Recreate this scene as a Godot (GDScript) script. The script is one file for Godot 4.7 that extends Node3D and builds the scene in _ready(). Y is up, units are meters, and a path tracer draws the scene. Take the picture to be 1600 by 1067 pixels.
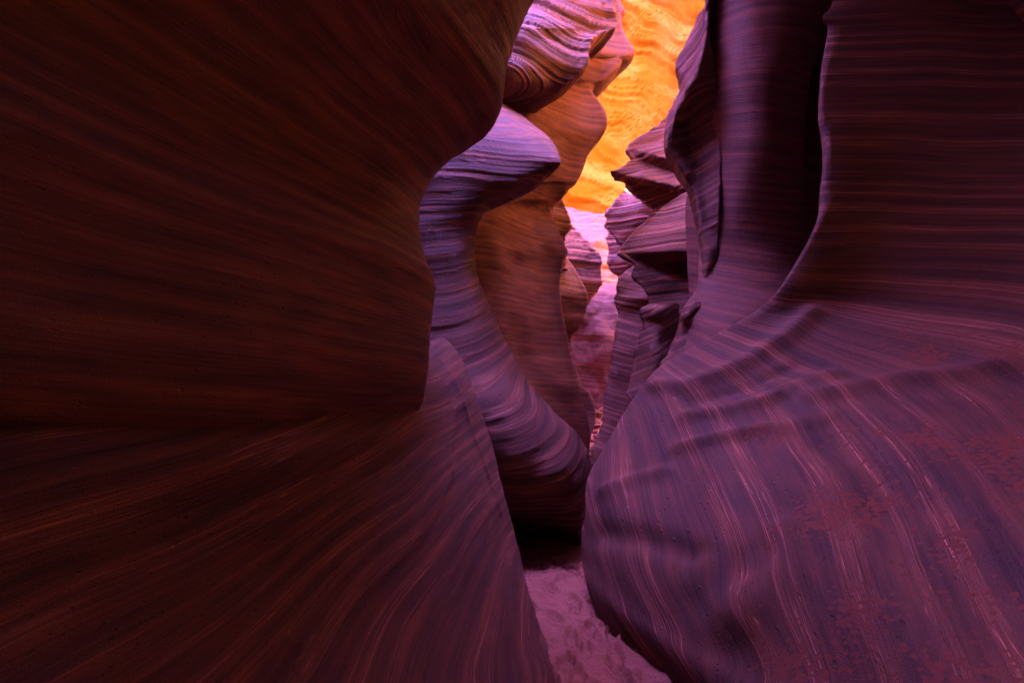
extends Node3D
# A slot canyon of water-carved sandstone: two near walls that flare into ramps, a row of fins behind them, a sunlit far wall.

const DBG := false
const EYE := Vector3(0, 1.55, 0)
const FOCAL := 720.0          # in pixels of the 1600 x 1067 photograph
const PITCH := 8.0

var noise := FastNoiseLite.new()
var noise_b := FastNoiseLite.new()
var even_stone: StandardMaterial3D
var sandstone: StandardMaterial3D
var rock_ochre: StandardMaterial3D
var sand_mat: StandardMaterial3D
var dust_mat: StandardMaterial3D
var strata_table := PackedFloat32Array()
var dbg_n := 0

# ---------------------------------------------------------------- helpers
func at(px: float, py: float, d: float) -> Vector3:
	# the point d metres ahead that is seen at a pixel of the photograph
	var t := deg_to_rad(PITCH)
	var y := 533.5 - py
	var up := y * cos(t) + FOCAL * sin(t)
	var ahead := FOCAL * cos(t) - y * sin(t)
	return EYE + Vector3((px - 800.0), up, -ahead) * (d / ahead)

func pts(list: Array) -> Array:
	# pixel triples, or world points given as Vector3
	var out := []
	for p in list:
		out.append(p if p is Vector3 else at(p[0], p[1], p[2]))
	return out

func curve_at(c: Array, t: float) -> Vector3:
	var n := c.size()
	var k := clampi(int(floor(t)), 0, n - 2)
	var w := t - k
	var a: Vector3 = c[k]
	var b: Vector3 = c[k + 1]
	var pre: Vector3 = c[k - 1] if k > 0 else a * 2.0 - b
	var post: Vector3 = c[k + 2] if k + 2 < n else b * 2.0 - a
	return a.cubic_interpolate(b, pre, post, w)

func resample(row: Array, m: int) -> Array:
	# m points spread evenly along the curve through row
	var n := row.size()
	var fine := []
	var far := PackedFloat32Array()
	var total := 0.0
	var steps := (n - 1) * 10
	for i in steps + 1:
		var p := curve_at(row, float(i) / 10.0)
		if i > 0:
			total += p.distance_to(fine[-1])
		fine.append(p)
		far.append(total)
	var out := []
	var k := 0
	for j in m:
		var want := total * j / (m - 1.0)
		while k < steps - 1 and far[k + 1] < want:
			k += 1
		var span := maxf(far[k + 1] - far[k], 1e-6)
		out.append((fine[k] as Vector3).lerp(fine[k + 1], clampf((want - far[k]) / span, 0, 1)))
	return out

func behind(p: Vector3, side: float, s: float, turn := 1.0) -> Array:
	# a rounded edge: the surface turns away behind its outline and runs back into the rock
	var v := Vector3(p.x - EYE.x, 0, p.z - EYE.z).normalized()
	var inward := Vector3(-v.z, 0, v.x) * -side * turn
	return [p + v * 0.1 * s + inward * 0.012 * s, p + v * 0.32 * s + inward * 0.13 * s, p + v * 0.9 * s + inward * 0.7 * s, p + v * 1.6 * s + inward * 1.9 * s]

func ledges(s: float) -> float:
	# relief of the beds: hard beds stand proud, soft ones are cut back
	var x := s * 400.0
	var i := int(floor(x))
	var n := strata_table.size()
	var a := strata_table[posmod(i, n)]
	var b := strata_table[posmod(i + 1, n)]
	return lerpf(a, b, x - i)

func on_surface(grid: Array[PackedVector3Array], p: Array) -> Vector3:
	# the point of a surface that the photograph shows at that pixel
	var ray := (at(p[0], p[1], 5.0) - EYE).normalized()
	var best := 1e9
	var out := Vector3.ZERO
	for i in range(0, grid.size(), 2):
		var line := grid[i]
		for j in range(0, line.size(), 2):
			var to := line[j] - EYE
			var far := to.length()
			var off := maxf(0.0, acos(minf(to.dot(ray) / far, 1.0)) - 0.006)
			var k := far + off * 200.0
			if k < best:
				best = k
				out = line[j]
	return out

func loft(called: String, rows_in: Array, opt: Dictionary, mat: Material, parent: Node) -> MeshInstance3D:
	# rows run from top to bottom and each from left to right as seen from the path
	var nu: int = opt.get("nu", 200)
	var nv: int = opt.get("nv", 200)
	var keys: int = opt.get("keys", 56)
	var wrap: float = opt.get("wrap", 1.0)
	var dip: Vector3 = opt.get("dip", Vector3(0.02, 1, 0.03))
	var relief: float = opt.get("relief", 0.02)
	var lump: float = opt.get("lump", 0.03)
	var lump_f: float = opt.get("lump_f", 0.9)
	var warp: float = opt.get("warp", 0.05)
	var warp_f: float = opt.get("warp_f", 0.35)
	var bed: float = opt.get("bed", 1.0)
	var shift: float = opt.get("shift", 0.0)
	var rows := []
	for r in rows_in:
		var row: Array = pts(r)
		if opt.get("right", false):
			row.append_array(behind(row[-1], 1.0, wrap, opt.get("turn", 1.0)))
		if opt.get("left", false):
			var b := behind(row[0], -1.0, wrap, opt.get("turn", 1.0))
			b.reverse()
			row = b + row
		rows.append(resample(row, keys))
	# even spacing down the rows
	var length := PackedFloat32Array([0.0])
	for i in range(1, rows.size()):
		var l := 0.0
		for j in [keys / 4, keys / 2, 3 * keys / 4]:
			l += (rows[i][j] as Vector3).distance_to(rows[i - 1][j])
		length.append(length[-1] + l / 3.0 + 1e-4)
	var grid: Array[PackedVector3Array] = []
	var k := 0
	for i in nv:
		var want: float = length[-1] * i / (nv - 1.0)
		while k < rows.size() - 2 and length[k + 1] < want:
			k += 1
		var t: float = k + clampf((want - length[k]) / (length[k + 1] - length[k]), 0, 1)
		var line := []
		for j in keys:
			line.append(curve_at([rows[maxi(k - 1, 0)][j] if k > 0 else rows[0][j] * 2.0 - rows[1][j], rows[k][j], rows[k + 1][j], rows[k + 2][j] if k + 2 < rows.size() else rows[k + 1][j] * 2.0 - rows[k][j]], t - k + 1.0))
		var dense := PackedVector3Array()
		dense.resize(nu)
		for j in nu:
			dense[j] = curve_at(line, (keys - 1.0) * j / (nu - 1.0))
		grid.append(dense)
	# crests (and hollows, where negative) of the water-worn surface, each a line on it: [pixels, height, width]
	var crests := []
	for c in opt.get("crests", []):
		var line := []
		for p in c[0]:
			line.append(on_surface(grid, p))
		crests.append([line, c[1], c[2]])
	# where blown sand lies on the rock: [pixel, reach in metres]
	var drifts := []
	for c in opt.get("sand", []):
		drifts.append([on_surface(grid, c[0]), c[1]])
	var lies := PackedFloat32Array()
	var total := nu * nv
	if not drifts.is_empty():
		lies.resize(total)
	var pos := PackedVector3Array(); pos.resize(total)
	var nor := PackedVector3Array(); nor.resize(total)
	var uv := PackedVector2Array(); uv.resize(total)
	for i in nv:
		var up := grid[maxi(i - 1, 0)]
		var down := grid[mini(i + 1, nv - 1)]
		var here := grid[i]
		for j in nu:
			var p := here[j]
			var n := (down[j] - up[j]).cross(here[mini(j + 1, nu - 1)] - here[maxi(j - 1, 0)]).normalized()
			var s := (p.dot(dip) + warp * noise.get_noise_3dv(p * warp_f * 10.0)) * bed + shift
			var h := relief * ledges(s) + lump * noise_b.get_noise_3dv(p * lump_f * 10.0)
			for c in crests:
				var near := 1e9
				var line: Array = c[0]
				for e in line.size() - 1:
					near = minf(near, p.distance_squared_to(Geometry3D.get_closest_point_to_segment(p, line[e], line[e + 1])))
				if near < c[2] * c[2] * 6.0:
					h += c[1] * exp(-near / (c[2] * c[2]))
			if not drifts.is_empty():
				var k2 := 0.0
				for c in drifts:
					k2 = maxf(k2, 1.0 - p.distance_to(c[0]) / c[1])
				var grains := 0.35 + 0.6 * noise_b.get_noise_3dv(p * 20.0) + 0.8 * noise_b.get_noise_3dv(p * Vector3(300, 420, 300))
				var on := clampf((minf(k2 * 1.2, 0.55) + grains - 1.0) * 5.0, 0, 1) if k2 > 0.0 else 0.0
				lies[i * nu + j] = on
			pos[i * nu + j] = p + n * h
			uv[i * nu + j] = Vector2((p.x * 0.6 - p.z * 0.8) * 0.55, s * 0.68)
	var idx := PackedInt32Array(); idx.resize((nu - 1) * (nv - 1) * 6)
	var q := 0
	for i in nv:
		for j in nu:
			var a := pos[mini(i + 1, nv - 1) * nu + j] - pos[maxi(i - 1, 0) * nu + j]
			var b := pos[i * nu + mini(j + 1, nu - 1)] - pos[i * nu + maxi(j - 1, 0)]
			nor[i * nu + j] = a.cross(b).normalized()
			if i < nv - 1 and j < nu - 1:
				var c := i * nu + j
				idx[q] = c; idx[q + 1] = c + 1; idx[q + 2] = c + nu
				idx[q + 3] = c + 1; idx[q + 4] = c + nu + 1; idx[q + 5] = c + nu
				q += 6
	if not lies.is_empty():
		var over := PackedVector3Array(); over.resize(total)
		for i in total:
			over[i] = pos[i] + nor[i] * (0.011 * lies[i] - 0.004)
		var some := PackedInt32Array()
		for t in range(0, idx.size(), 3):
			if lies[idx[t]] + lies[idx[t + 1]] + lies[idx[t + 2]] > 0.05:
				some.append(idx[t]); some.append(idx[t + 1]); some.append(idx[t + 2])
		var drift := commit("sand_drift", over, nor, null, some, dust_mat, self)
		tag(drift, "thin reddish sand blown over the broad ramp in ragged patches", "sand", "", "stuff")
	return commit(called, pos, nor, uv, idx, mat, parent)

func commit(called: String, pos, nor, uv, idx, mat: Material, parent: Node) -> MeshInstance3D:
	var arr := []
	arr.resize(Mesh.ARRAY_MAX)
	arr[Mesh.ARRAY_VERTEX] = pos
	arr[Mesh.ARRAY_NORMAL] = nor
	if uv != null:
		arr[Mesh.ARRAY_TEX_UV] = uv
	arr[Mesh.ARRAY_INDEX] = idx
	var me := ArrayMesh.new()
	me.add_surface_from_arrays(Mesh.PRIMITIVE_TRIANGLES, arr)
	var o := MeshInstance3D.new()
	o.name = called
	o.mesh = me
	if DBG:
		var m := StandardMaterial3D.new()
		m.shading_mode = BaseMaterial3D.SHADING_MODE_UNSHADED
		m.albedo_color = Color.from_hsv(fmod(dbg_n * 0.381, 1.0), 0.7, 0.4 + 0.5 * fmod(dbg_n * 0.27, 1.0))
		dbg_n += 1
		mat = m
	o.material_override = mat
	o.cast_shadow = GeometryInstance3D.SHADOW_CASTING_SETTING_ON
	parent.add_child(o, true)
	return o

func tag(o: Node, label: String, category: String, group := "", kind := "") -> void:
	if label: o.set_meta("label", label)
	if category: o.set_meta("category", category)
	if group: o.set_meta("group", group)
	if kind: o.set_meta("kind", kind)

func thing(called: String, label: String, category: String, group := "") -> Node3D:
	var o := Node3D.new()
	o.name = called
	add_child(o, true)
	tag(o, label, category, group)
	return o

func solo(called: String, label: String, category: String, rows: Array, opt: Dictionary, mat: Material, group := "") -> MeshInstance3D:
	var o := loft(called, rows, opt, mat, self)
	tag(o, label, category, group)
	return o

# ---------------------------------------------------------------- materials
func make_tables() -> void:
	noise.seed = 11
	noise.noise_type = FastNoiseLite.TYPE_SIMPLEX_SMOOTH
	noise.frequency = 0.1
	noise.fractal_octaves = 2
	noise_b.seed = 23
	noise_b.noise_type = FastNoiseLite.TYPE_SIMPLEX_SMOOTH
	noise_b.frequency = 0.1
	noise_b.fractal_octaves = 3
	var one := FastNoiseLite.new()
	one.seed = 5
	one.frequency = 1.0
	one.fractal_type = FastNoiseLite.FRACTAL_NONE
	# beds: 10 m of them at 400 samples a metre, several thicknesses laid over one another
	var n := 4000
	strata_table.resize(n)
	for i in n:
		var y := i / 400.0
		var a := one.get_noise_1d(y * 2.3)
		var b := one.get_noise_1d(y * 7.0 + 50.0)
		var c := one.get_noise_1d(y * 19.0 + 90.0)
		var d := clampf(1.0 - absf(one.get_noise_1d(y * 5.0 + 170.0)) * 9.0, 0, 1)
		strata_table[i] = 0.9 * a + 0.6 * b + 0.3 * c * (0.4 + absf(a)) + 0.7 * d

func strata_maps(ribs: float) -> Array:
	# u runs along the beds, v across them (2 m to a repeat)
	var w := 768
	var h := 2048
	var fine := FastNoiseLite.new()
	fine.noise_type = FastNoiseLite.TYPE_SIMPLEX_SMOOTH
	fine.fractal_octaves = 3
	var layer := func(sd: int, f: float, stretch: int) -> PackedByteArray:
		fine.seed = sd
		fine.frequency = f
		var im := fine.get_seamless_image(maxi(w / stretch, 8), h, false, false, 0.15, true)
		im.convert(Image.FORMAT_L8)
		if stretch > 1:
			im.resize(w, h, Image.INTERPOLATE_CUBIC)
		return im.get_data()
	var broad: PackedByteArray = layer.call(1, 0.006, 48)
	var mid: PackedByteArray = layer.call(2, 0.035, 48)
	var thin: PackedByteArray = layer.call(3, 0.11, 32)
	var grain: PackedByteArray = layer.call(4, 0.25, 1)
	var patch: PackedByteArray = layer.call(6, 0.008, 2)
	var col := PackedByteArray(); col.resize(w * h * 3)
	var hei := PackedByteArray(); hei.resize(w * h)
	for i in w * h:
		var b := broad[i] / 255.0
		var m := mid[i] / 255.0
		var t := thin[i] / 255.0
		var g := grain[i] / 255.0
		var q := patch[i] / 255.0
		var cluster := clampf((b - 0.5) * 7.0, 0, 1)                # laminae stand in sheaves
		var rib := clampf(1.0 - absf(m - 0.5) * 26.0, 0, 1) * (0.12 + 0.88 * cluster)
		var rib2 := clampf(1.0 - absf(t - 0.5) * 4.0, 0, 1) * cluster
		var v := (0.54 - 0.08 * ribs) + 0.10 * (b - 0.5) + 0.10 * (m - 0.5) + 0.06 * (t - 0.5) + 0.22 * (g - 0.5) + 0.16 * (q - 0.5) + ribs * (0.44 * rib + 0.10 * rib2)
		var warm := 0.05 * (b - 0.5) + 0.1 * (q - 0.5)
		col[i * 3] = clampi(int(255.0 * (v + warm * 0.3)), 0, 255)
		col[i * 3 + 1] = clampi(int(255.0 * (v - 0.2 * warm)), 0, 255)
		col[i * 3 + 2] = clampi(int(255.0 * (v - warm)), 0, 255)
		hei[i] = clampi(int(255.0 * (0.2 + 0.14 * m + 0.10 * t + (0.3 * rib + 0.14 * rib2) * (0.4 + 0.6 * ribs) + 0.24 * g)), 0, 255)
	var rng := RandomNumberGenerator.new()
	rng.seed = 31
	for k in 420:                                                    # pocks where grains and pebbles fell out
		var cx := rng.randi_range(6, w - 7)
		var cy := rng.randi_range(20, h - 21)
		var ry := rng.randf_range(3.0, 9.0)
		var rx := ry / 2.4 * rng.randf_range(0.8, 2.2)
		var proud := -1.0 if rng.randf() < 0.75 else 1.0
		for dy in range(-int(ry) - 1, int(ry) + 2):
			for dx in range(-int(rx) - 1, int(rx) + 2):
				var e := pow(dx / rx, 2.0) + pow(dy / ry, 2.0)
				if e < 1.0:
					var i := (cy + dy) * w + posmod(cx + dx, w)
					hei[i] = clampi(int(hei[i] + proud * 90.0 * (1.0 - e)), 0, 255)
	var ci := Image.create_from_data(w, h, false, Image.FORMAT_RGB8, col)
	var hi := Image.create_from_data(w, h, false, Image.FORMAT_L8, hei)
	return [ImageTexture.create_from_image(ci), ImageTexture.create_from_image(hi)]

func rock(c: Color, maps: Array, depth: float, rough := 0.62) -> StandardMaterial3D:
	var m := StandardMaterial3D.new()
	m.albedo_color = c.linear_to_srgb()
	m.albedo_texture = maps[0]
	m.heightmap_enabled = true
	m.heightmap_texture = maps[1]
	m.heightmap_scale = depth
	m.roughness = rough
	m.metallic_specular = 0.35
	return m

func cliff() -> StandardMaterial3D:
	# golden cliff: orange rock with pale yellow mineral bloom and thin dark cracks
	var n := 768
	var f := FastNoiseLite.new()
	f.noise_type = FastNoiseLite.TYPE_SIMPLEX_SMOOTH
	var grab := func(sd: int, fr: float, oct: int, kind: int) -> PackedByteArray:
		f.seed = sd
		f.frequency = fr
		f.fractal_octaves = oct
		f.fractal_type = kind
		var im := f.get_seamless_image(n, n, false, false, 0.2, true)
		im.convert(Image.FORMAT_L8)
		return im.get_data()
	var bloom: PackedByteArray = grab.call(71, 0.0035, 5, FastNoiseLite.FRACTAL_FBM)
	var vein: PackedByteArray = grab.call(72, 0.007, 4, FastNoiseLite.FRACTAL_RIDGED)
	var grit: PackedByteArray = grab.call(73, 0.05, 3, FastNoiseLite.FRACTAL_FBM)
	var gate: PackedByteArray = grab.call(74, 0.008, 2, FastNoiseLite.FRACTAL_FBM)
	var col := PackedByteArray(); col.resize(n * n * 3)
	var hei := PackedByteArray(); hei.resize(n * n)
	var base := Color(0.165, 0.066, 0.002)
	var pale := Color(0.20, 0.135, 0.016)
	for i in n * n:
		var b := bloom[i] / 255.0
		var g := grit[i] / 255.0
		var k := clampf((b - 0.46) * 2.6 + (g - 0.5) * 0.5, 0, 1)
		var c := base.lerp(pale, k) * (0.82 + 0.36 * g)
		var crack := clampf((vein[i] / 255.0 - 0.89) * 14.0, 0, 1) * clampf((gate[i] / 255.0 - 0.56) * 12.0, 0, 1)
		c = c.lerp(Color(0.10, 0.04, 0.01), crack * 0.85)
		c = c.linear_to_srgb()
		col[i * 3] = int(clampf(c.r, 0, 1) * 255.0)
		col[i * 3 + 1] = int(clampf(c.g, 0, 1) * 255.0)
		col[i * 3 + 2] = int(clampf(c.b, 0, 1) * 255.0)
		hei[i] = clampi(int(255.0 * (0.35 + 0.35 * b + 0.25 * g - 0.3 * crack)), 0, 255)
	var m := StandardMaterial3D.new()
	m.albedo_texture = ImageTexture.create_from_image(Image.create_from_data(n, n, false, Image.FORMAT_RGB8, col))
	m.normal_enabled = true
	var bumps := Image.create_from_data(n, n, false, Image.FORMAT_L8, hei)
	bumps.bump_map_to_normal_map(4.0)
	m.normal_texture = ImageTexture.create_from_image(bumps)
	m.uv1_triplanar = true
	m.uv1_scale = Vector3(0.085, 0.13, 0.085)
	m.roughness = 0.9
	m.metallic_specular = 0.1
	return m

func make_materials() -> void:
	var stone := Color(0.80, 0.335, 0.235)
	sandstone = rock(stone, strata_maps(1.0), 2.0)       # beds with pale hard laminae
	even_stone = rock(stone, strata_maps(0.2), 2.0)      # the same rock where the beds are more even
	rock_ochre = cliff()
	sand_mat = StandardMaterial3D.new()
	var g := FastNoiseLite.new()
	g.seed = 9
	g.frequency = 0.06
	g.fractal_octaves = 4
	var tex := NoiseTexture2D.new()
	tex.noise = g
	tex.seamless = true
	tex.width = 512
	tex.height = 512
	var ramp := Gradient.new()
	ramp.set_color(0, Color(0.52, 0.33, 0.27))
	ramp.set_color(1, Color(0.74, 0.50, 0.42))
	tex.color_ramp = ramp
	sand_mat.albedo_texture = tex
	sand_mat.uv1_triplanar = true
	sand_mat.uv1_scale = Vector3(1.7, 1.7, 1.7)
	sand_mat.roughness = 0.95
	dust_mat = sand_mat.duplicate()                       # finer and darker where it clings to the rock
	dust_mat.albedo_color = Color(0.82, 0.72, 0.68)

# ---------------------------------------------------------------- the place
func _ready() -> void:
	var cam := Camera3D.new()
	cam.name = "camera"
	add_child(cam)
	cam.position = EYE
	cam.rotation_degrees = Vector3(PITCH, 0, 0)
	cam.fov = rad_to_deg(2.0 * atan(533.5 / FOCAL))
	cam.near = 0.05
	cam.far = 300.0
	cam.current = true
	var env := Environment.new()
	env.background_mode = Environment.BG_SKY
	var sky := Sky.new()
	var sm := ProceduralSkyMaterial.new()
	sm.sky_top_color = Color(0.46, 0.235, 1.0).linear_to_srgb()
	sm.sky_horizon_color = Color(0.50, 0.29, 1.0).linear_to_srgb()
	sm.ground_bottom_color = Color(0.1, 0.05, 0.04)
	sm.ground_horizon_color = Color(0.3, 0.2, 0.2)
	sm.sky_energy_multiplier = 0.6
	sm.sun_angle_max = 1.0
	sky.sky_material = sm
	env.sky = sky
	env.tonemap_mode = Environment.TONE_MAPPER_LINEAR
	env.tonemap_exposure = 1.0 if DBG else 195.0
	env.sdfgi_enabled = true
	env.ssao_enabled = true
	env.ssil_enabled = true
	var we := WorldEnvironment.new()
	we.name = "world_environment"
	we.environment = env
	add_child(we)
	var sun := DirectionalLight3D.new()
	sun.name = "sun"
	sun.light_color = Color(1.0, 0.84, 0.58)
	sun.light_energy = 1.6
	sun.light_angular_distance = 0.5
	sun.shadow_enabled = true
	add_child(sun)
	sun.look_at_from_position(Vector3(-12, 9.5, 2.4), Vector3.ZERO)

	make_tables()
	make_materials()
	left_wall()
	right_wall()
	fins_on_the_left()
	fins_on_the_right()
	far_end()
	if not DBG:
		upper_canyon()
	sand_floor()
	rubble()

func along_wall(edge: Array, dir: Vector2, lengths: Array, bulge: Array) -> Array:
	# level lines of a wall: from its outline back along dir towards and past the camera
	var rows := []
	var nrm := Vector3(-dir.y, 0, dir.x) * -1.0
	for i in edge.size():
		var s: Vector3 = at(edge[i][0], edge[i][1], edge[i][2])
		var row := []
		for k in range(lengths.size() - 1, -1, -1):
			var l: float = lengths[k]
			row.append(s + Vector3(dir.x, 0, dir.y) * l + nrm * (bulge[k] + (edge[i][4] * minf(l * 2.0, 1.0) if edge[i].size() > 4 else 0.0)) + Vector3(0, 0.035 * sin(l * 2.6) + 0.02 * sin(l * 6.1 + 1.0), 0))
		row.append(s)
		rows.append(row)
	return rows

func left_wall() -> void:
	var t := thing("canyon_wall", "dark rust sandstone wall leaning over a wide ribbed purple ramp", "rock wall")
	var edge := [
		[520, -420, 3.3], [700, -200, 3.4], [838, -80, 3.45], [848, -40, 3.42], [830, 0, 3.4], [812, 40, 3.4], [796, 80, 3.4], [787, 112, 3.4], [783, 140, 3.4], [779, 166, 3.4], [765, 191, 3.42],
		[742, 206, 3.45], [712, 232, 3.45], [685, 264, 3.45], [664, 302, 3.45], [656, 340, 3.42], [657, 372, 3.4], [667, 412, 3.4], [682, 444, 3.38], [681, 470, 3.4], [675, 520, 3.4],
		[673, 580, 3.4], [666, 618, 3.42, 1, 0.0], [659, 638, 3.46, 1, -0.01], [651, 654, 3.52, 1, -0.03], [640, 668, 3.6, 1, -0.015], [625, 690, 3.75, 1, 0.02], [615, 760, 3.9, 1, 0.06]]
	var rows := along_wall(edge, Vector2(-0.485, 0.875), [0.12, 0.4, 0.9, 1.6, 2.5, 3.6, 5.2, 8.0], [0.06, 0.1, 0.12, 0.12, 0.1, 0.0, -0.1, -0.2])
	loft("overhang", rows, {"nu": 420, "nv": 420, "right": true, "wrap": 0.8, "relief": 0.007, "lump": 0.06, "lump_f": 0.4, "keys": 60, "dip": Vector3(0.0, 1, -0.03)}, even_stone, t)
	var ramp := [
		[[-900, 640, 0.9], [-500, 640, 1.35], [0, 625, 1.62], [300, 615, 2.18], [500, 600, 2.84], [620, 570, 3.7], [665, 538, 4.4], [688, 528, 4.65], [704, 538, 4.8]],
		[[-900, 900, 0.7], [-500, 790, 1.15], [0, 695, 1.46], [300, 680, 1.98], [500, 658, 2.57], [632, 618, 3.36], [678, 562, 4.2], [705, 548, 4.55], [728, 572, 4.75]],
		[[-900, 1100, 0.65], [-500, 900, 1.08], [0, 760, 1.39], [300, 735, 1.88], [500, 700, 2.44], [632, 660, 3.16], [688, 612, 3.95], [722, 595, 4.3], [746, 625, 4.6]],
		[[-900, 1350, 0.6], [-500, 1050, 1.0], [0, 850, 1.35], [270, 820, 1.82], [470, 770, 2.34], [605, 735, 2.98], [685, 700, 3.6], [738, 685, 4.1], [769, 692, 4.45]],
		[[-900, 1600, 0.55], [-500, 1250, 0.9], [0, 960, 1.3], [250, 925, 1.7], [430, 880, 2.15], [580, 840, 2.65], [685, 805, 3.22], [752, 780, 3.72], [795, 790, 4.2]],
		[[-900, 1900, 0.5], [-500, 1500, 0.8], [0, 1090, 1.13], [230, 1060, 1.48], [400, 1015, 1.86], [560, 965, 2.3], [685, 920, 2.8], [768, 880, 3.35], [816, 880, 3.9]],
		[[-900, 2300, 0.45], [-500, 1800, 0.7], [-50, 1300, 0.98], [200, 1250, 1.25], [400, 1170, 1.58], [570, 1095, 1.98], [700, 1040, 2.42], [800, 1000, 2.82], [849, 990, 3.05]],
		[[-900, 2800, 0.4], [-500, 2300, 0.6], [0, 1700, 0.82], [250, 1500, 1.05], [440, 1380, 1.3], [600, 1270, 1.65], [740, 1175, 2.05], [830, 1110, 2.4], [873, 1070, 2.62]],
		[Vector3(-1.4, -0.3, 1.0), Vector3(-1.0, -0.3, 0.3), Vector3(-0.7, -0.3, -0.3), Vector3(-0.5, -0.3, -0.8), Vector3(-0.3, -0.3, -1.2), Vector3(-0.1, -0.3, -1.5), Vector3(0.1, -0.3, -1.8), Vector3(0.24, -0.3, -2.1), Vector3(0.34, -0.3, -2.4)],
	]
	loft("flared_ramp", ramp, {"nu": 420, "nv": 420, "right": true, "wrap": 0.5, "relief": 0.006, "lump": 0.05, "lump_f": 0.4, "dip": Vector3(-0.52, 0.8, 0.06), "warp": 0.14, "shift": 0.3,
		"crests": [[[[712, 640], [708, 740], [660, 830], [560, 930], [470, 1010]], 0.02, 0.035], [[[690, 560], [716, 600], [760, 720], [790, 800]], 0.02, 0.03]]}, sandstone, t)

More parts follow.
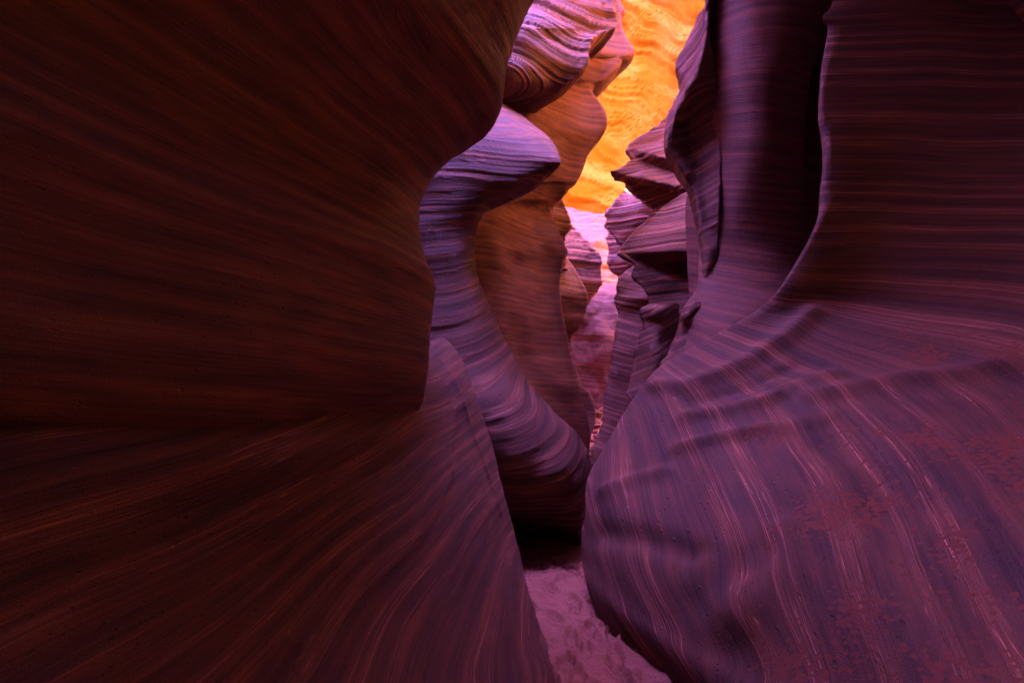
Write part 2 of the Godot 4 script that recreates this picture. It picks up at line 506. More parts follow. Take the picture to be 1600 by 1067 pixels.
func right_wall() -> void:
	var rows := [
		[[1320, -300, 4.2], [1450, -300, 4.0], [1600, -300, 3.8], [1850, -300, 3.4], [2500, -300, 2.4]],
		[[1310, -60, 4.55], [1420, -60, 4.5], [1600, -60, 4.35], [1800, -60, 3.9], [2500, -60, 2.8]],
		[[1307, 0, 4.5], [1420, 0, 4.45], [1600, 0, 4.3], [1800, 0, 3.9], [2500, 0, 2.8]],
		[[1294, 26, 4.5], [1420, 26, 4.42], [1600, 26, 4.28], [1800, 26, 3.9], [2500, 26, 2.8]],
		[[1300, 46, 4.5], [1420, 46, 4.42], [1600, 46, 4.28], [1800, 46, 3.9], [2500, 46, 2.8]],
		[[1289, 112, 4.45], [1420, 112, 4.4], [1600, 112, 4.25], [1800, 112, 3.85], [2500, 112, 2.8]],
		[[1289, 169, 4.45], [1420, 170, 4.4], [1600, 172, 4.22], [1800, 175, 3.8], [2500, 180, 2.8]],
		[[1297, 234, 4.45], [1420, 237, 4.4], [1600, 240, 4.2], [1800, 245, 3.75], [2500, 250, 2.7]],
		[[1294, 300, 4.45], [1420, 305, 4.38], [1600, 310, 4.15], [1800, 315, 3.7], [2500, 330, 2.6]],
		[[1284, 345, 4.45], [1410, 352, 4.36], [1600, 362, 4.1], [1800, 370, 3.6], [2500, 400, 2.5]],
		[[1266, 397, 4.5], [1400, 408, 4.36], [1600, 425, 4.0], [1800, 440, 3.5], [2500, 480, 2.4]],
		[[1228, 455, 4.6], [1370, 462, 4.38], [1600, 490, 3.85], [1800, 515, 3.35], [2500, 570, 2.3]],
		[[1190, 488, 4.72], [1330, 492, 4.36], [1600, 530, 3.62], [1800, 560, 3.1], [2500, 640, 2.1]],
		[[1110, 534, 4.9], [1250, 535, 4.35], [1400, 560, 3.85], [1600, 590, 3.3], [1800, 620, 2.85], [2500, 740, 1.9]],
		[[1042, 578, 5.0], [1160, 585, 4.4], [1300, 612, 3.8], [1600, 670, 2.9], [1800, 710, 2.5], [2500, 860, 1.7]],
		[[992, 638, 4.9], [1100, 655, 4.2], [1250, 695, 3.45], [1600, 780, 2.45], [1800, 840, 2.15], [2500, 1000, 1.5]],
		[[948, 700, 4.7], [1045, 730, 3.98], [1200, 785, 3.18], [1600, 910, 2.12], [1800, 980, 1.9], [2500, 1200, 1.3]],
		[[920, 756, 4.45], [1000, 798, 3.75], [1150, 865, 3.02], [1600, 1060, 1.85], [1800, 1140, 1.65], [2500, 1400, 1.2]],
		[[912, 826, 4.2], [975, 868, 3.55], [1110, 930, 2.86], [1300, 1020, 2.3], [1600, 1240, 1.6], [1900, 1400, 1.3], [2500, 1700, 1.0]],
		[[911, 876, 4.08], [965, 925, 3.45], [1070, 990, 2.86], [1250, 1090, 2.25], [1600, 1380, 1.45], [1900, 1600, 1.15], [2500, 2000, 0.85]],
		[[915, 918, 3.92], [975, 978, 3.28], [1060, 1038, 2.8], [1200, 1150, 2.2], [1500, 1480, 1.4], [1800, 1800, 1.0], [2300, 2400, 0.7]],
		[Vector3(0.64, -0.3, -4.0), Vector3(0.8, -0.3, -3.3), Vector3(1.02, -0.3, -2.8), Vector3(1.25, -0.3, -2.1), Vector3(1.3, -0.3, -1.2), Vector3(1.25, -0.3, -0.5), Vector3(1.2, -0.3, 0.3)],
	]
	solo("canyon_wall", "dim violet sandstone wall spreading into a broad ramp dusted with sand", "rock wall", rows, {"nu": 460, "nv": 460, "left": true, "wrap": 1.0, "relief": 0.005, "lump": 0.08, "lump_f": 0.3, "dip": Vector3(0.0, 0.86, 0.5), "shift": 1.7,
		"crests": [[[[1026, 606], [1075, 605], [1124, 582], [1169, 560], [1225, 526], [1270, 489]], 0.07, 0.11], [[[1075, 650], [1124, 642], [1187, 624], [1244, 601], [1300, 579]], 0.06, 0.09],
			[[[1270, 616], [1337, 597], [1412, 582], [1487, 575], [1555, 564]], 0.06, 0.11], [[[1064, 699], [1112, 686], [1161, 674], [1195, 669]], 0.05, 0.08], [[[1232, 661], [1292, 642]], 0.04, 0.09],
			[[[1080, 628], [1160, 605], [1240, 570]], -0.04, 0.08], [[[1290, 690], [1350, 725], [1420, 770]], -0.06, 0.15], [[[1370, 800], [1480, 880], [1590, 960]], -0.07, 0.18],
			[[[1150, 960], [1230, 900], [1240, 830]], 0.05, 0.12], [[[930, 830], [1000, 835], [1080, 860]], -0.06, 0.1], [[[940, 770], [1040, 740]], 0.04, 0.08], [[[1090, 930], [1200, 870]], -0.05, 0.12]],
		"sand": [[[1520, 720], 0.9], [[1420, 800], 0.55], [[1330, 900], 0.6], [[1400, 980], 0.7], [[1250, 1000], 0.35], [[1450, 530], 0.5], [[1560, 545], 0.5], [[1290, 800], 0.3], [[1190, 690], 0.25], [[1560, 860], 0.5]]}, sandstone)
func fan(sil: Array, left: Array, cols: Array, tilt := 0.0) -> Array:
	# rows of a fin: from a hidden inner point to the outline; sil = [px, py, d, d_mid]
	var rows := []
	for i in sil.size():
		var s = sil[i]
		var row := []
		var inner_px: float = left[0]
		var inner_d: float = s[4] if s.size() > 4 else left[1]
		for c in cols:
			var d: float = lerpf(inner_d, s[3], minf(c * 2.0, 1.0)) if c < 0.5 else lerpf(s[3], s[2], smoothstep(0.0, 1.0, c * 2.0 - 1.0))
			row.append([lerpf(inner_px, s[0], c), s[1] + tilt * (1.0 - c), d])
		rows.append(row)
	return rows

func mirrored(rows: Array) -> Array:
	for r in rows:
		r.reverse()
	return rows

func fins_on_the_left() -> void:
	# second wall: shelf, waist and sweeping ramp
	var rows := [
		[[480, 0, 6.9], [600, 60, 6.9], [700, 110, 6.9], [755, 140, 6.85], [800, 172, 6.8], [840, 202, 6.7], [866, 228, 6.3]],
		[[480, 60, 6.1], [600, 100, 6.1], [700, 140, 6.1], [772, 168, 6.05], [806, 190, 6.0], [845, 217, 5.95], [872, 238, 5.8]],
		[[480, 140, 5.5], [600, 165, 5.5], [700, 185, 5.5], [765, 200, 5.5], [800, 215, 5.5], [842, 235, 5.5], [877, 250, 5.5]],
		[[480, 200, 5.25], [600, 220, 5.25], [700, 235, 5.25], [750, 243, 5.28], [790, 252, 5.3], [830, 261, 5.35], [862, 266, 5.5]],
		[[480, 260, 5.15], [600, 270, 5.15], [690, 280, 5.15], [735, 283, 5.2], [770, 287, 5.25], [800, 291, 5.32], [820, 290, 5.5]],
		[[480, 320, 5.10], [600, 325, 5.10], [670, 325, 5.10], [705, 325, 5.12], [730, 324, 5.20], [752, 322, 5.30], [766, 318, 5.50]],
		[[480, 360, 5.05], [590, 360, 5.05], [650, 360, 5.05], [685, 360, 5.08], [710, 358, 5.15], [732, 354, 5.28], [747, 350, 5.50]],
		[[480, 400, 5.00], [590, 400, 5.00], [650, 398, 5.00], [685, 396, 5.03], [710, 394, 5.10], [730, 392, 5.25], [742, 390, 5.50]],
		[[480, 450, 5.00], [590, 450, 4.98], [650, 448, 4.97], [690, 446, 5.00], [720, 442, 5.10], [740, 440, 5.30], [750, 438, 5.50]],
		[[480, 520, 4.92], [590, 520, 4.87], [650, 520, 4.87], [700, 515, 4.92], [735, 508, 5.05], [760, 502, 5.27], [772, 498, 5.49]],
		[[480, 590, 4.84], [590, 590, 4.79], [660, 585, 4.76], [710, 580, 4.82], [755, 568, 4.99], [785, 556, 5.24], [798, 550, 5.48]],
		[[480, 660, 4.83], [590, 660, 4.78], [680, 640, 4.68], [740, 625, 4.68], [790, 608, 4.88], [815, 598, 5.18], [826, 592, 5.46]],
		[[480, 720, 4.81], [600, 720, 4.76], [700, 700, 4.66], [770, 680, 4.61], [820, 660, 4.74], [848, 643, 5.01], [860, 634, 5.42]],
		[[480, 780, 4.90], [620, 770, 4.85], [720, 750, 4.70], [800, 730, 4.60], [850, 700, 4.72], [884, 676, 5.00], [898, 668, 5.39]],
		[[480, 800, 5.15], [640, 800, 5.10], [740, 790, 4.90], [820, 770, 4.70], [875, 745, 4.72], [905, 722, 5.00], [919, 705, 5.39]],
		[[480, 815, 5.45], [640, 815, 5.40], [740, 810, 5.30], [830, 797, 5.05], [885, 782, 4.90], [908, 770, 5.05], [921, 745, 5.43]],
		[[480, 830, 5.75], [640, 830, 5.75], [740, 827, 5.70], [830, 820, 5.55], [880, 812, 5.30], [905, 806, 5.25], [916, 795, 5.48]],
		[[480, 838, 5.9], [640, 838, 5.9], [740, 837, 5.85], [830, 835, 5.75], [880, 832, 5.55], [903, 830, 5.45], [912, 828, 5.55]],
		[[480, 900, 6.0], [640, 900, 6.0], [740, 900, 5.9], [830, 900, 5.8], [880, 900, 5.6], [903, 900, 5.5], [912, 900, 5.55]],
	]
	solo("sandstone_fin", "purple rock fin with a blunt nose above a waist and a ribbed sweeping ramp", "rock fin", rows, {"nu": 330, "nv": 460, "right": true, "wrap": 0.9, "relief": 0.012, "lump": 0.06, "lump_f": 0.5, "dip": Vector3(0.0, 0.9, 0.42), "warp": 0.12}, sandstone)
	# third: the tall dark orange fin with a face-like head
	var c := [0.0, 0.15, 0.3, 0.45, 0.6, 0.75, 0.87, 0.95, 1.0]
	var sil := [
		[1210, -420, 7.90, 7.00], [1055, -160, 7.90, 7.00], [968, -40, 8.04, 7.13], [971, 0, 8.14, 7.21], [975, 14, 8.17, 7.24], [970, 24, 8.19, 7.26], [974, 48, 8.25, 7.31], [980, 64, 8.29, 7.35], [985, 80, 8.33, 7.38], [979, 88, 8.35, 7.40], [968, 92, 8.36, 7.41], [961, 106, 8.39, 7.44],
		[945, 124, 8.43, 7.48], [928, 131, 8.45, 7.49], [926, 139, 8.47, 7.51], [935, 156, 8.51, 7.54], [943, 176, 8.56, 7.59], [945, 195, 8.60, 7.63], [940, 208, 8.63, 7.65], [929, 222, 8.66, 7.68], [915, 255, 8.74, 7.75], [903, 281, 8.80, 7.81], [892, 290, 8.83, 7.83], [881, 312, 8.88, 7.88],
		[866, 324, 8.91, 7.90], [871, 346, 8.96, 7.95], [882, 376, 9.03, 8.01], [887, 391, 9.07, 8.04], [882, 410, 9.11, 8.08], [877, 438, 9.18, 8.14], [878, 470, 9.25, 8.21], [884, 500, 9.32, 8.28], [891, 532, 9.40, 8.34], [896, 568, 9.49, 8.42], [904, 610, 9.59, 8.51], [914, 650, 9.68, 8.59], [921, 690, 9.78, 8.68], [922, 740, 9.80, 8.70], [922, 830, 9.80, 8.70]]
	var orange := fan(sil, [620.0, 7.6], c)
	solo("sandstone_fin", "tall smooth burnt orange rock fin with a face-like profile at its top", "rock fin", orange, {"nu": 260, "nv": 520, "right": true, "wrap": 1.2, "relief": 0.004, "lump": 0.16, "lump_f": 0.45, "shift": 0.9}, even_stone)
	var foot := fan([[898, 570, 10.40, 10.10], [909, 602, 10.30, 10.00], [918, 610, 10.30, 10.00], [926, 628, 10.30, 10.00], [931, 648, 10.30, 10.00], [930, 664, 10.20, 10.00], [923, 684, 10.10, 10.00], [920, 720, 10.10, 10.00], [920, 800, 10.10, 10.00]], [780.0, 10.2], c)
	solo("rock_spur", "dark rounded rock spur tucked behind the foot of the orange fin", "rock", foot, {"nu": 90, "nv": 150, "right": true, "wrap": 0.7, "relief": 0.015, "lump": 0.05}, even_stone)
	# the ledged lobe in front of the head
	var lobe := fan([[1040, -420, 7.4, 6.9], [1000, -170, 7.3, 6.8], [972, -60, 7.2, 6.6], [960, 0, 7.2, 6.5], [964, 28, 7.3, 6.4], [961, 43, 7.3, 6.35], [945, 48, 7.2, 6.3], [926, 62, 7.1, 6.25], [919, 84, 7.1, 6.2], [915, 100, 7.1, 6.2], [906, 114, 7.1, 6.25], [893, 128, 7.1, 6.35], [872, 144, 7.2, 6.6], [845, 154, 7.3, 6.85], [812, 162, 7.4, 7.1], [790, 168, 7.6, 7.4], [770, 190, 8.0, 7.9]], [640.0, 6.4], c)
	solo("rock_lobe", "pale lavender lobe of stacked rock ledges jutting before the orange head", "rock", lobe, {"nu": 260, "nv": 330, "right": true, "wrap": 0.8, "relief": 0.045, "lump": 0.04, "bed": 0.8, "dip": Vector3(-0.06, 1, 0.0), "warp": 0.06, "shift": 0.4}, sandstone)
	# farther off
	var c5 := fan([[858, 280, 10.4, 10.0], [879, 312, 10.3, 9.9], [887, 332, 10.3, 9.9], [894, 352, 10.3, 9.9], [889, 364, 10.3, 9.9], [884, 378, 10.4, 10.0], [884, 420, 10.5, 10.2]], [780.0, 10.2], c)
	solo("rock_lobe", "narrow pink ribbed lobe squeezed between orange fin and bright yellow wall", "rock", c5, {"nu": 90, "nv": 140, "right": true, "wrap": 0.9, "relief": 0.03, "lump": 0.08}, sandstone)
	var c6 := fan([[860, 330, 13.6, 13.2], [893, 352, 13.4, 13.0], [903, 361, 13.3, 12.9], [919, 380, 13.2, 12.8], [936, 396, 13.1, 12.7], [938, 420, 13.1, 12.7], [941, 442, 13.1, 12.7], [930, 457, 13.2, 12.9], [921, 466, 13.3, 13.1], [905, 500, 13.5, 13.4]], [800.0, 13.0], c)
	solo("rock_lobe", "pink lobe of wavy layers in front of the white sunlit streak", "rock", c6, {"nu": 140, "nv": 170, "right": true, "wrap": 1.2, "relief": 0.04, "lump": 0.1, "bed": 0.7}, sandstone)
	var c7 := fan([[868, 372, 11.10, 10.70], [884, 398, 11.00, 10.50], [896, 416, 10.90, 10.30], [907, 434, 10.80, 10.20], [918, 454, 10.70, 10.20], [920, 466, 10.70, 10.30], [916, 490, 10.80, 10.45], [911, 502, 10.80, 10.50], [902, 515, 10.90, 10.60], [893, 524, 11.00, 10.70], [893, 560, 11.10, 10.80], [905, 640, 11.30, 11.00], [910, 760, 11.30, 11.00]], [780.0, 10.7], c)
	solo("rock_lobe", "angular maroon lobe with a slanting pink top beside the orange glow", "rock", c7, {"nu": 140, "nv": 220, "right": true, "wrap": 0.9, "relief": 0.015, "lump": 0.06}, sandstone)

func fins_on_the_right() -> void:
	# the dark wall beyond the near one, with a pink flare at its foot
	var rows := [
		[[1100, -300, 5.7], [1135, -300, 5.1], [1200, -300, 4.7], [1270, -300, 4.6], [1320, -300, 4.8]],
		[[1103, -60, 5.9], [1135, -60, 5.4], [1190, -60, 5.1], [1260, -60, 5.0], [1310, -60, 5.15]],
		[[1103, 30, 6.0], [1135, 30, 5.55], [1180, 30, 5.25], [1240, 30, 5.15], [1296, 30, 5.3]],
		[[1103, 100, 6.1], [1130, 100, 5.7], [1170, 100, 5.42], [1220, 100, 5.3], [1272, 96, 5.5]],
		[[1103, 180, 6.2], [1130, 180, 5.85], [1165, 180, 5.6], [1205, 180, 5.5], [1254, 180, 5.7]],
		[[1100, 280, 6.35], [1130, 280, 6.0], [1165, 280, 5.75], [1205, 280, 5.7], [1254, 280, 5.9]],
		[[1096, 380, 6.3], [1125, 380, 6.08], [1165, 380, 5.95], [1210, 385, 5.88], [1262, 390, 6.0]],
		[[1092, 430, 6.12], [1120, 430, 5.96], [1160, 440, 5.82], [1200, 448, 5.74], [1270, 460, 5.9]],
		[[1088, 455, 6.02], [1112, 458, 5.84], [1150, 464, 5.68], [1200, 470, 5.55], [1290, 480, 5.7]],
		[[1066, 490, 6.0], [1095, 498, 5.76], [1135, 506, 5.5], [1200, 515, 5.35], [1300, 530, 5.4]],
		[[1058, 520, 6.1], [1085, 530, 5.75], [1120, 540, 5.45], [1200, 560, 5.2], [1300, 580, 5.2]],
		[[1044, 556, 6.0], [1070, 566, 5.7], [1110, 580, 5.4], [1200, 610, 5.1], [1300, 640, 5.1]],
		[[1033, 578, 5.9], [1055, 592, 5.65], [1100, 620, 5.35], [1200, 670, 5.05], [1300, 700, 5.05]],
		[[1050, 640, 6.1], [1070, 660, 5.8], [1110, 700, 5.5], [1200, 760, 5.2], [1300, 800, 5.2]],
		[[1050, 800, 6.1], [1070, 820, 5.8], [1110, 850, 5.5], [1200, 880, 5.2], [1300, 900, 5.2]],
	]
	solo("canyon_wall", "almost black maroon wall with a pink ribbed flare at its foot", "rock wall", rows, {"nu": 240, "nv": 420, "left": true, "right": true, "wrap": 1.0, "relief": 0.004, "lump": 0.04, "lump_f": 0.4, "dip": Vector3(0.1, 0.9, 0.4), "shift": 2.2}, even_stone)
	# the twisted blade
	var blade := [
		[[1122, -420, 5.88], [1126, -420, 5.48], [1130, -420, 5.38], [1134, -420, 5.38], [1140, -420, 5.58]],
		[[1110, -100, 5.88], [1112, -100, 5.58], [1114, -100, 5.48], [1117, -100, 5.38], [1122, -100, 5.48]],
		[[1104, 0, 6.03], [1104, 0, 5.83], [1105, 0, 5.68], [1106, 0, 5.58], [1110, 0, 5.58]],
		[[1092, 23, 6.17], [1096, 22, 5.97], [1100, 22, 5.79], [1104, 22, 5.67], [1108, 22, 5.65]],
		[[1079, 52, 6.31], [1090, 50, 6.06], [1098, 48, 5.86], [1104, 50, 5.63], [1110, 60, 5.73]],
		[[1061, 92, 6.48], [1074, 92, 6.23], [1085, 94, 6.03], [1095, 90, 5.68], [1116, 96, 5.84]],
		[[1056, 108, 6.51], [1068, 112, 6.31], [1078, 116, 6.12], [1088, 112, 5.71], [1119, 116, 5.87]],
		[[1062, 138, 6.51], [1066, 140, 6.36], [1070, 141, 6.06], [1078, 140, 5.81], [1122, 145, 5.92]],
		[[1046, 180, 6.42], [1050, 180, 6.17], [1056, 181, 6.03], [1075, 183, 6.18], [1123, 186, 5.98]],
		[[1036, 224, 6.40], [1041, 226, 6.10], [1050, 228, 6.12], [1080, 228, 6.28], [1123, 230, 6.00]],
		[[1047, 245, 6.43], [1053, 247, 6.13], [1062, 248, 6.15], [1085, 250, 6.29], [1124, 254, 5.99]],
		[[1063, 272, 6.42], [1068, 274, 6.18], [1076, 275, 6.16], [1094, 277, 6.23], [1124, 280, 5.99]],
		[[1079, 308, 6.43], [1084, 310, 6.22], [1090, 310, 6.14], [1102, 312, 6.14], [1123, 314, 5.99]],
		[[1087, 348, 6.45], [1091, 350, 6.20], [1096, 350, 6.12], [1106, 352, 6.10], [1122, 354, 6.03]],
		[[1094, 389, 6.36], [1097, 390, 6.17], [1101, 391, 6.07], [1108, 392, 6.03], [1120, 394, 6.05]],
		[[1096, 416, 6.34], [1098, 417, 6.14], [1101, 418, 6.04], [1107, 419, 6.00], [1117, 421, 6.07]],
		[[1090, 446, 6.38], [1093, 448, 6.18], [1097, 450, 6.06], [1103, 452, 6.03], [1112, 456, 6.09]],
		[[1078, 468, 6.05], [1083, 470, 5.92], [1089, 473, 5.87], [1097, 476, 5.86], [1107, 480, 5.9]],
		[[1064, 490, 6.02], [1070, 491, 5.87], [1079, 493, 5.84], [1090, 496, 5.86], [1102, 500, 5.92]],
		[[1056, 520, 6.1], [1062, 522, 5.94], [1071, 525, 5.89], [1082, 528, 5.85], [1094, 533, 5.87]],
		[[1042, 556, 6.0], [1048, 558, 5.86], [1057, 561, 5.81], [1068, 565, 5.78], [1080, 570, 5.8]],
		[[1031, 578, 5.92], [1036, 582, 5.81], [1045, 588, 5.75], [1056, 594, 5.74], [1068, 602, 5.78]],
		[[1046, 650, 6.2], [1054, 660, 6.1], [1064, 670, 6.05], [1076, 680, 6.05], [1090, 690, 6.1]],
	]
	solo("twisted_blade", "thin twisted rock blade striped orange and violet, standing free of dark wall", "rock fin", blade, {"nu": 220, "nv": 440, "left": true, "right": true, "wrap": 0.4, "turn": 0.08, "keys": 60, "relief": 0.012, "lump": 0.02, "dip": Vector3(-0.5, 1, 0.1), "shift": 3.1}, sandstone)
	# toothed mass
	var c := [0.0, 0.15, 0.3, 0.45, 0.6, 0.75, 0.87, 0.95, 1.0]
	var teeth := fan([[1085, 105, 10.4, 9.9], [1068, 138, 10.2, 9.6], [1051, 167, 10.2, 9.5], [1028, 193, 10.2, 9.4], [1004, 210, 10.2, 9.4], [980, 228, 10.2, 9.3], [978, 234, 10.2, 9.3], [987, 247, 10.2, 9.5], [984, 254, 10.2, 9.5], [957, 265, 10.1, 9.3], [957, 275, 10.2, 9.4], [975, 282, 10.2, 9.6], [979, 296, 10.2, 9.65], [992, 308, 10.2, 9.7], [1008, 318, 10.2, 9.8], [1021, 328, 10.2, 9.9], [1025, 400, 10.2, 10.0], [1030, 480, 10.2, 10.0]], [1220.0, 8.6], c, 60.0)
	solo("sandstone_fin", "grey violet fin with two beak-like teeth cut against the yellow wall", "rock fin", mirrored(teeth), {"nu": 200, "nv": 360, "left": true, "wrap": 0.9, "relief": 0.03, "lump": 0.08, "dip": Vector3(-0.2, 1, 0.1), "shift": 4.0}, sandstone)
	var beak := fan([[1130, 270, 9.2, 8.9], [1075, 300, 9.0, 8.7], [1040, 318, 9.0, 8.6], [1021, 330, 9.0, 8.55], [1005, 348, 9.0, 8.5], [994, 357, 9.0, 8.45], [978, 377, 9.0, 8.4], [966, 393, 9.0, 8.4], [970, 400, 9.0, 8.6], [991, 412, 9.0, 8.75], [987, 424, 9.0, 8.8], [989, 434, 9.0, 8.75], [1000, 443, 9.0, 8.7], [1009, 458, 9.0, 8.65], [1014, 474, 9.0, 8.6], [1017, 498, 9.0, 8.5], [1036, 509, 8.9, 8.4], [1038, 530, 8.8, 8.3], [1033, 556, 8.7, 8.2], [1020, 590, 8.6, 8.1], [1000, 640, 8.5, 8.0], [1000, 780, 8.5, 8.0]], [1180.0, 7.6], c)
	solo("sandstone_fin", "smooth lilac fin shaped like a beak over a hollow, behind the twisted blade", "rock fin", mirrored(beak), {"nu": 240, "nv": 400, "left": true, "wrap": 0.8, "relief": 0.016, "lump": 0.06, "dip": Vector3(-0.12, 1, 0.2), "shift": 5.2}, sandstone)
	var block := fan([[1012, 476, 8.3, 8.1], [1003, 482, 8.2, 8.0], [1002, 494, 8.2, 8.0], [1006, 504, 8.2, 8.05], [1000, 520, 8.2, 8.0], [992, 545, 8.2, 7.9], [990, 565, 8.2, 7.85], [985, 590, 8.1, 7.8], [978, 612, 8.0, 7.7], [985, 630, 7.9, 7.6], [975, 670, 7.9, 7.6], [975, 760, 7.9, 7.6]], [1060.0, 8.4], c)
	solo("rock_block", "slate blue rock block leaning in the hollow under the lilac fin", "rock", mirrored(block), {"nu": 130, "nv": 220, "left": true, "wrap": 0.4, "relief": 0.012, "lump": 0.05, "dip": Vector3(-0.5, 1, 0.1)}, sandstone)
	var r5 := fan([[1000, 270, 12.8, 12.4], [976, 294, 12.7, 12.2], [965, 310, 12.6, 12.1], [949, 329, 12.6, 12.1], [947, 344, 12.6, 12.1], [950, 356, 12.6, 12.2], [963, 376, 12.6, 12.3], [972, 384, 12.6, 12.4], [985, 420, 12.8, 12.6]], [1090.0, 12.0], c)
	solo("rock_lobe", "rose lobe of thin wavy layers bulging below the toothed fin", "rock", mirrored(r5), {"nu": 140, "nv": 170, "left": true, "wrap": 0.9, "relief": 0.035, "lump": 0.08, "bed": 0.8}, sandstone)
	var r5b := fan([[955, 338, 14.0, 13.6], [943, 352, 13.9, 13.4], [950, 364, 13.9, 13.5], [946, 372, 13.9, 13.4], [951, 385, 13.9, 13.4], [950, 402, 13.9, 13.4], [952, 416, 13.9, 13.5], [958, 428, 13.9, 13.6], [966, 437, 13.9, 13.7], [968, 470, 13.9, 13.8]], [1060.0, 13.4], c)
	solo("rock_lobe", "small crimson lobe edging the white streak of sunlit rock", "rock", mirrored(r5b), {"nu": 110, "nv": 150, "left": true, "wrap": 0.9, "relief": 0.03, "lump": 0.08}, sandstone)
	var r5c := fan([[1010, 400, 10.8, 10.5], [992, 412, 10.7, 10.3], [978, 425, 10.7, 10.2], [967, 436, 10.7, 10.2], [964, 455, 10.7, 10.2], [958, 465, 10.7, 10.1], [960, 476, 10.7, 10.2], [966, 490, 10.7, 10.3], [962, 520, 10.6, 10.2], [957, 560, 10.5, 10.0], [949, 600, 10.4, 9.8], [945, 640, 10.2, 9.6], [930, 690, 9.9, 9.3], [924, 712, 9.7, 9.1], [920, 800, 9.6, 9.0]], [1080.0, 9.6], c)
	solo("sandstone_fin", "maroon striped fin whose foot slants across the rubble bed", "rock fin", mirrored(r5c), {"nu": 180, "nv": 320, "left": true, "wrap": 0.9, "relief": 0.012, "lump": 0.06, "dip": Vector3(0.35, 1, 0.1)}, sandstone)

func far_end() -> void:
	# orange wall at the turn of the passage
	var glow := [
		[[820, 400, 16.5], [890, 430, 16.2], [925, 440, 16.0], [960, 445, 16.0], [1060, 430, 15.5]],
		[[820, 440, 15.6], [890, 455, 15.4], [925, 452, 15.2], [960, 452, 15.2], [1060, 445, 15.0]],
		[[820, 470, 15.0], [890, 475, 15.0], [925, 470, 14.9], [960, 472, 14.8], [1060, 470, 14.6]],
		[[820, 520, 14.9], [890, 520, 14.9], [925, 520, 14.7], [960, 520, 14.4], [1060, 520, 14.2]],
		[[820, 580, 14.7], [890, 580, 14.8], [925, 580, 14.6], [960, 575, 14.2], [1060, 570, 14.0]],
		[[820, 640, 14.6], [890, 640, 14.7], [925, 640, 14.5], [960, 635, 14.1], [1060, 630, 13.8]],
		[[820, 760, 14.6], [890, 760, 14.7], [925, 760, 14.5], [960, 760, 14.1], [1060, 760, 13.8]],
	]
	solo("canyon_wall", "glowing orange wall at the turn of the passage above the rubble", "rock wall", glow, {"nu": 160, "nv": 160, "relief": 0.02, "lump": 0.15, "dip": Vector3(0.1, 1, 0.1)}, even_stone)
	# bright streak
	var streak := [
		[[840, 300, 21.0], [900, 330, 20.5], [950, 330, 20.5], [1010, 310, 21.0]],
		[[840, 356, 20.0], [900, 358, 19.6], [950, 352, 19.8], [1010, 340, 20.4]],
		[[840, 380, 19.4], [900, 382, 19.0], [950, 376, 19.2], [1010, 370, 19.6]],
		[[840, 420, 18.8], [900, 420, 18.6], [950, 420, 18.8], [1010, 420, 19.0]],
		[[840, 480, 18.6], [900, 480, 18.4], [950, 480, 18.6], [1010, 480, 18.8]],
		[[840, 640, 18.6], [900, 640, 18.4], [950, 640, 18.6], [1010, 640, 18.8]],
	]
	solo("sandstone_fin", "white hot sunlit rock streak at the bottom of the yellow wall", "rock fin", streak, {"nu": 120, "nv": 120, "left": true, "right": true, "wrap": 2.0, "relief": 0.08, "lump": 0.2}, sandstone)
	var yellow := [
		[[500, -500, 12.5], [800, -500, 14.0], [950, -500, 15.0], [1060, -500, 16.2], [1200, -500, 17.5], [1500, -500, 21.0]],
		[[500, -100, 18.7], [800, -100, 20.2], [950, -100, 21.2], [1060, -100, 22.4], [1200, -100, 23.7], [1500, -100, 27.2]],
		[[500, 60, 20.6], [800, 60, 22.1], [950, 60, 23.1], [1060, 60, 24.3], [1200, 60, 25.6], [1500, 60, 29.1]],
		[[500, 200, 21.5], [800, 200, 23.0], [950, 200, 24.0], [1060, 200, 25.2], [1200, 200, 26.5], [1500, 200, 30.0]],
		[[500, 300, 21.4], [800, 300, 22.9], [950, 300, 23.9], [1060, 300, 25.1], [1200, 300, 26.4], [1500, 300, 29.9]],
		[[500, 500, 21.2], [800, 500, 22.7], [950, 500, 23.7], [1060, 500, 24.9], [1200, 500, 26.2], [1500, 500, 29.7]],
		[[500, 720, 21.2], [800, 720, 22.7], [950, 720, 23.7], [1060, 720, 24.9], [1200, 720, 26.2], [1500, 720, 29.7]],
	]
	solo("canyon_wall", "tall sunlit golden yellow cliff closing the end of the canyon", "rock wall", yellow, {"nu": 360, "nv": 420, "relief": 0.22, "lump": 0.9, "lump_f": 0.12, "warp": 0.8, "bed": 0.22, "dip": Vector3(0.25, 1, 0.0)}, rock_ochre)

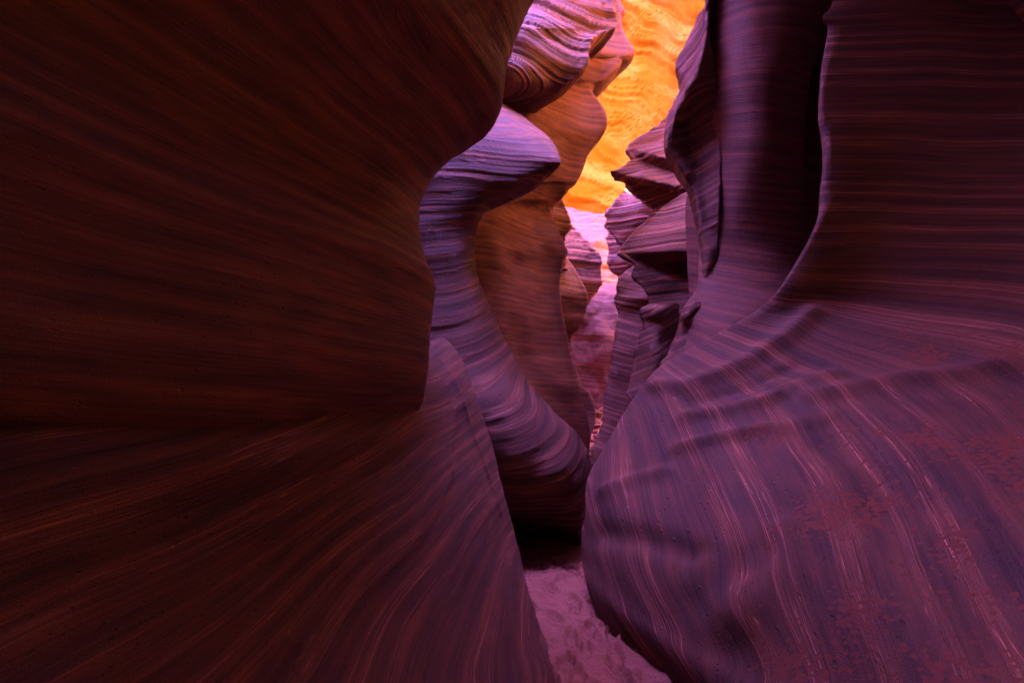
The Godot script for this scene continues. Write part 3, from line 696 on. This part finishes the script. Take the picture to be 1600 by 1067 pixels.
func upper_canyon() -> void:
	# the rock that the canyon is cut into: it shuts out the sky except for the slot overhead
	var west := [
		[Vector3(-14, 30, -30), Vector3(-8, 26, -22), Vector3(-4.0, 14.5, -14), Vector3(-3.3, 13.2, -8), Vector3(-3.1, 13.2, -5.4), Vector3(-1.8, 12, -4.1), Vector3(2.0, 9.5, -3.3), Vector3(-0.2, 9.2, -0.5), Vector3(-0.66, 9.2, 3), Vector3(0.6, 9, 7)],
		[Vector3(-14, 9, -30), Vector3(-8, 9, -22), Vector3(-4.4, 9, -14), Vector3(-3.6, 9, -8), Vector3(-3.4, 9, -5.4), Vector3(-2.4, 8, -3.6), Vector3(-1.6, 7, -0.5), Vector3(-2, 7, 7)],
		[Vector3(-14, 4, -30), Vector3(-8, 4, -22), Vector3(-5, 4, -14), Vector3(-4.2, 4, -8), Vector3(-4.2, 4, -5), Vector3(-4.2, 4, -3.4), Vector3(-4.6, 4, 0), Vector3(-5, 4, 7)],
		[Vector3(-14, -0.5, -30), Vector3(-8, -0.5, -22), Vector3(-5, -0.5, -14), Vector3(-4.2, -0.5, -8), Vector3(-4.2, -0.5, -5), Vector3(-4.2, -0.5, -3.4), Vector3(-4.6, -0.5, 0), Vector3(-5, -0.5, 7)],
	]
	for r in west: r.reverse()
	solo("canyon_wall", "high rust red canyon side rising behind the fins to the rim", "rock wall", west, {"nu": 120, "nv": 80, "relief": 0.03, "lump": 0.2}, even_stone)
	var east := [
		[Vector3(18, 32, -30), Vector3(13.5, 26, -20), Vector3(9.0, 20, -14), Vector3(6.0, 19, -9.5), Vector3(3.4, 11, -6.8), Vector3(1.7, 9.8, -5.6), Vector3(1.3, 9.6, -5.0), Vector3(1.0, 9.2, -3.6), Vector3(-0.6, 9.3, -0.5), Vector3(-0.6, 9.3, 3), Vector3(-0.6, 9.3, 7)],
		[Vector3(16.5, 12, -30), Vector3(12.5, 12, -20), Vector3(8.5, 11, -14), Vector3(5.6, 11, -9.5), Vector3(4.8, 9.4, -6.8), Vector3(4.4, 9.0, -5.8), Vector3(4.2, 8.5, -5.0), Vector3(3.4, 7.5, -2), Vector3(3, 7, 7)],
		[Vector3(17, 4, -30), Vector3(13, 4, -20), Vector3(9, 4, -14), Vector3(6, 4, -8), Vector3(6, 4, -4.6), Vector3(6, 4, 0), Vector3(5, 4, 7)],
		[Vector3(17, -0.5, -30), Vector3(13, -0.5, -20), Vector3(9, -0.5, -14), Vector3(6, -0.5, -8), Vector3(6, -0.5, -4.6), Vector3(6, -0.5, 0), Vector3(5, -0.5, 7)],
	]
	solo("canyon_wall", "high violet canyon side rising behind the twisted blade to the rim", "rock wall", east, {"nu": 120, "nv": 80, "relief": 0.03, "lump": 0.2}, sandstone)
	var back := [
		[Vector3(6, 10, 6.5), Vector3(2, 10, 6), Vector3(-1, 10, 6), Vector3(-6, 10, 6.5)],
		[Vector3(6, 5, 6.5), Vector3(2, 5, 6), Vector3(-1, 5, 6), Vector3(-6, 5, 6.5)],
		[Vector3(6, -0.5, 6.5), Vector3(2, -0.5, 6), Vector3(-1, -0.5, 6), Vector3(-6, -0.5, 6.5)],
	]
	solo("canyon_wall", "plain red canyon wall closing the passage behind the viewpoint", "rock wall", back, {"nu": 40, "nv": 40}, even_stone)

func rubble() -> void:
	var rng := RandomNumberGenerator.new()
	rng.seed = 404
	var shapes := []
	for k in 5:
		var st := SurfaceTool.new()
		st.begin(Mesh.PRIMITIVE_TRIANGLES)
		var ball := SphereMesh.new()
		ball.radius = 0.5
		ball.height = 1.0
		ball.radial_segments = 9
		ball.rings = 5
		var arr := ball.get_mesh_arrays()
		var v: PackedVector3Array = arr[Mesh.ARRAY_VERTEX]
		for i in v.size():
			var n := v[i].normalized()
			var r := 1.0
			for c in 7:                                   # flat breaks
				var cut := Vector3(sin(c * 2.1 + k), cos(c * 1.3 + k * 2.0), sin(c * 3.7 + k * 0.7)).normalized()
				var g := n.dot(cut)
				if g > 0.55:
					r = minf(r, 0.62 / g)
			v[i] = n * 0.5 * r
		for i in arr[Mesh.ARRAY_INDEX]:
			st.set_uv(Vector2(v[i].x, v[i].y) * 0.5)
			st.set_smooth_group(-1)
			st.add_vertex(v[i])
		st.generate_normals()
		shapes.append(st.commit())
	for i in 64:
		var o := MeshInstance3D.new()
		o.name = "boulder"
		o.mesh = shapes[i % 5]
		o.material_override = sandstone
		var t := i / 63.0
		var z := lerpf(-11.0, -14.0, t) + rng.randf_range(-0.3, 0.3)
		var width := lerpf(0.25, 0.5, t)
		var x := 0.182 * -z + rng.randf_range(-width, width)
		var size := rng.randf_range(0.14, 0.4)
		o.position = Vector3(x, 0.02 * (-6.0 - z) + 1.3 * smoothstep(-10.5, -14.5, z) + size * rng.randf_range(0.05, 0.25), z)
		o.rotation = Vector3(rng.randf_range(-0.4, 0.4), rng.randf_range(0, TAU), rng.randf_range(-0.4, 0.4))
		o.scale = Vector3(size * rng.randf_range(1.0, 1.6), size * rng.randf_range(0.5, 0.8), size)
		add_child(o, true)
		tag(o, "angular rock in the rubble heaped at the orange bend", "rock", "rubble rocks at the bend")

func sand_floor() -> void:
	var xs := PackedFloat32Array()
	var zs := PackedFloat32Array()
	var x := -5.5
	while x < 7.5:
		xs.append(x)
		x += 0.012 if x > -0.3 and x < 1.15 else 0.2
	var z := 6.6
	while z > -27.0:
		zs.append(z)
		z -= 0.014 if z < -2.2 and z > -6.2 else 0.15
	var rng := RandomNumberGenerator.new()
	rng.seed = 77
	var prints := []
	for i in 90:
		prints.append([rng.randf_range(-0.1, 1.0), rng.randf_range(-6.0, -2.2), rng.randf_range(-0.5, 0.5), rng.randf_range(0.5, 1.0)])
	var nx := xs.size()
	var nz := zs.size()
	var pos := PackedVector3Array(); pos.resize(nx * nz)
	var nor := PackedVector3Array(); nor.resize(nx * nz)
	for i in nz:
		var near := []
		for f in prints:
			if absf(f[1] - zs[i]) < 0.22:
				near.append(f)
		for j in nx:
			var p := Vector3(xs[j], 0, zs[i])
			var y := 0.02 * noise.get_noise_3dv(p * 12.0) + 0.018 * noise_b.get_noise_3dv(p * 60.0)
			if p.z < -6.0:
				y += 0.02 * (-6.0 - p.z) + 1.3 * smoothstep(-10.5, -14.5, p.z)
			elif p.x > -0.4 and p.x < 1.2:
				y += 0.012 * noise_b.get_noise_3dv(p * 170.0)
				for f in near:
					var dx: float = (p.x - f[0]) * cos(f[2]) - (p.z - f[1]) * sin(f[2])
					var dz: float = (p.x - f[0]) * sin(f[2]) + (p.z - f[1]) * cos(f[2])
					var e := sqrt(dx * dx / 0.0026 + dz * dz / 0.021)
					if e < 1.6:
						y += f[3] * (-0.045 * (1.0 - smoothstep(0.7, 1.05, e)) * (1.0 + 0.35 * sin(dz * 300.0)) + 0.014 * exp(-pow((e - 1.15) * 5.0, 2.0)))
			pos[i * nx + j] = Vector3(p.x, y, p.z)
	var idx := PackedInt32Array()
	for i in nz:
		for j in nx:
			var a := pos[i * nx + mini(j + 1, nx - 1)] - pos[i * nx + maxi(j - 1, 0)]
			var b := pos[mini(i + 1, nz - 1) * nx + j] - pos[maxi(i - 1, 0) * nx + j]
			nor[i * nx + j] = a.cross(b).normalized()
			if nor[i * nx + j].y < 0: nor[i * nx + j] = -nor[i * nx + j]
			if i < nz - 1 and j < nx - 1:
				var c := i * nx + j
				idx.append_array([c, c + nx, c + 1, c + 1, c + nx, c + nx + 1])
	var g := commit("ground", pos, nor, null, idx, sand_mat, self)
	tag(g, "pink sand floor trodden with footprints between the rock ramps", "sand", "", "structure")
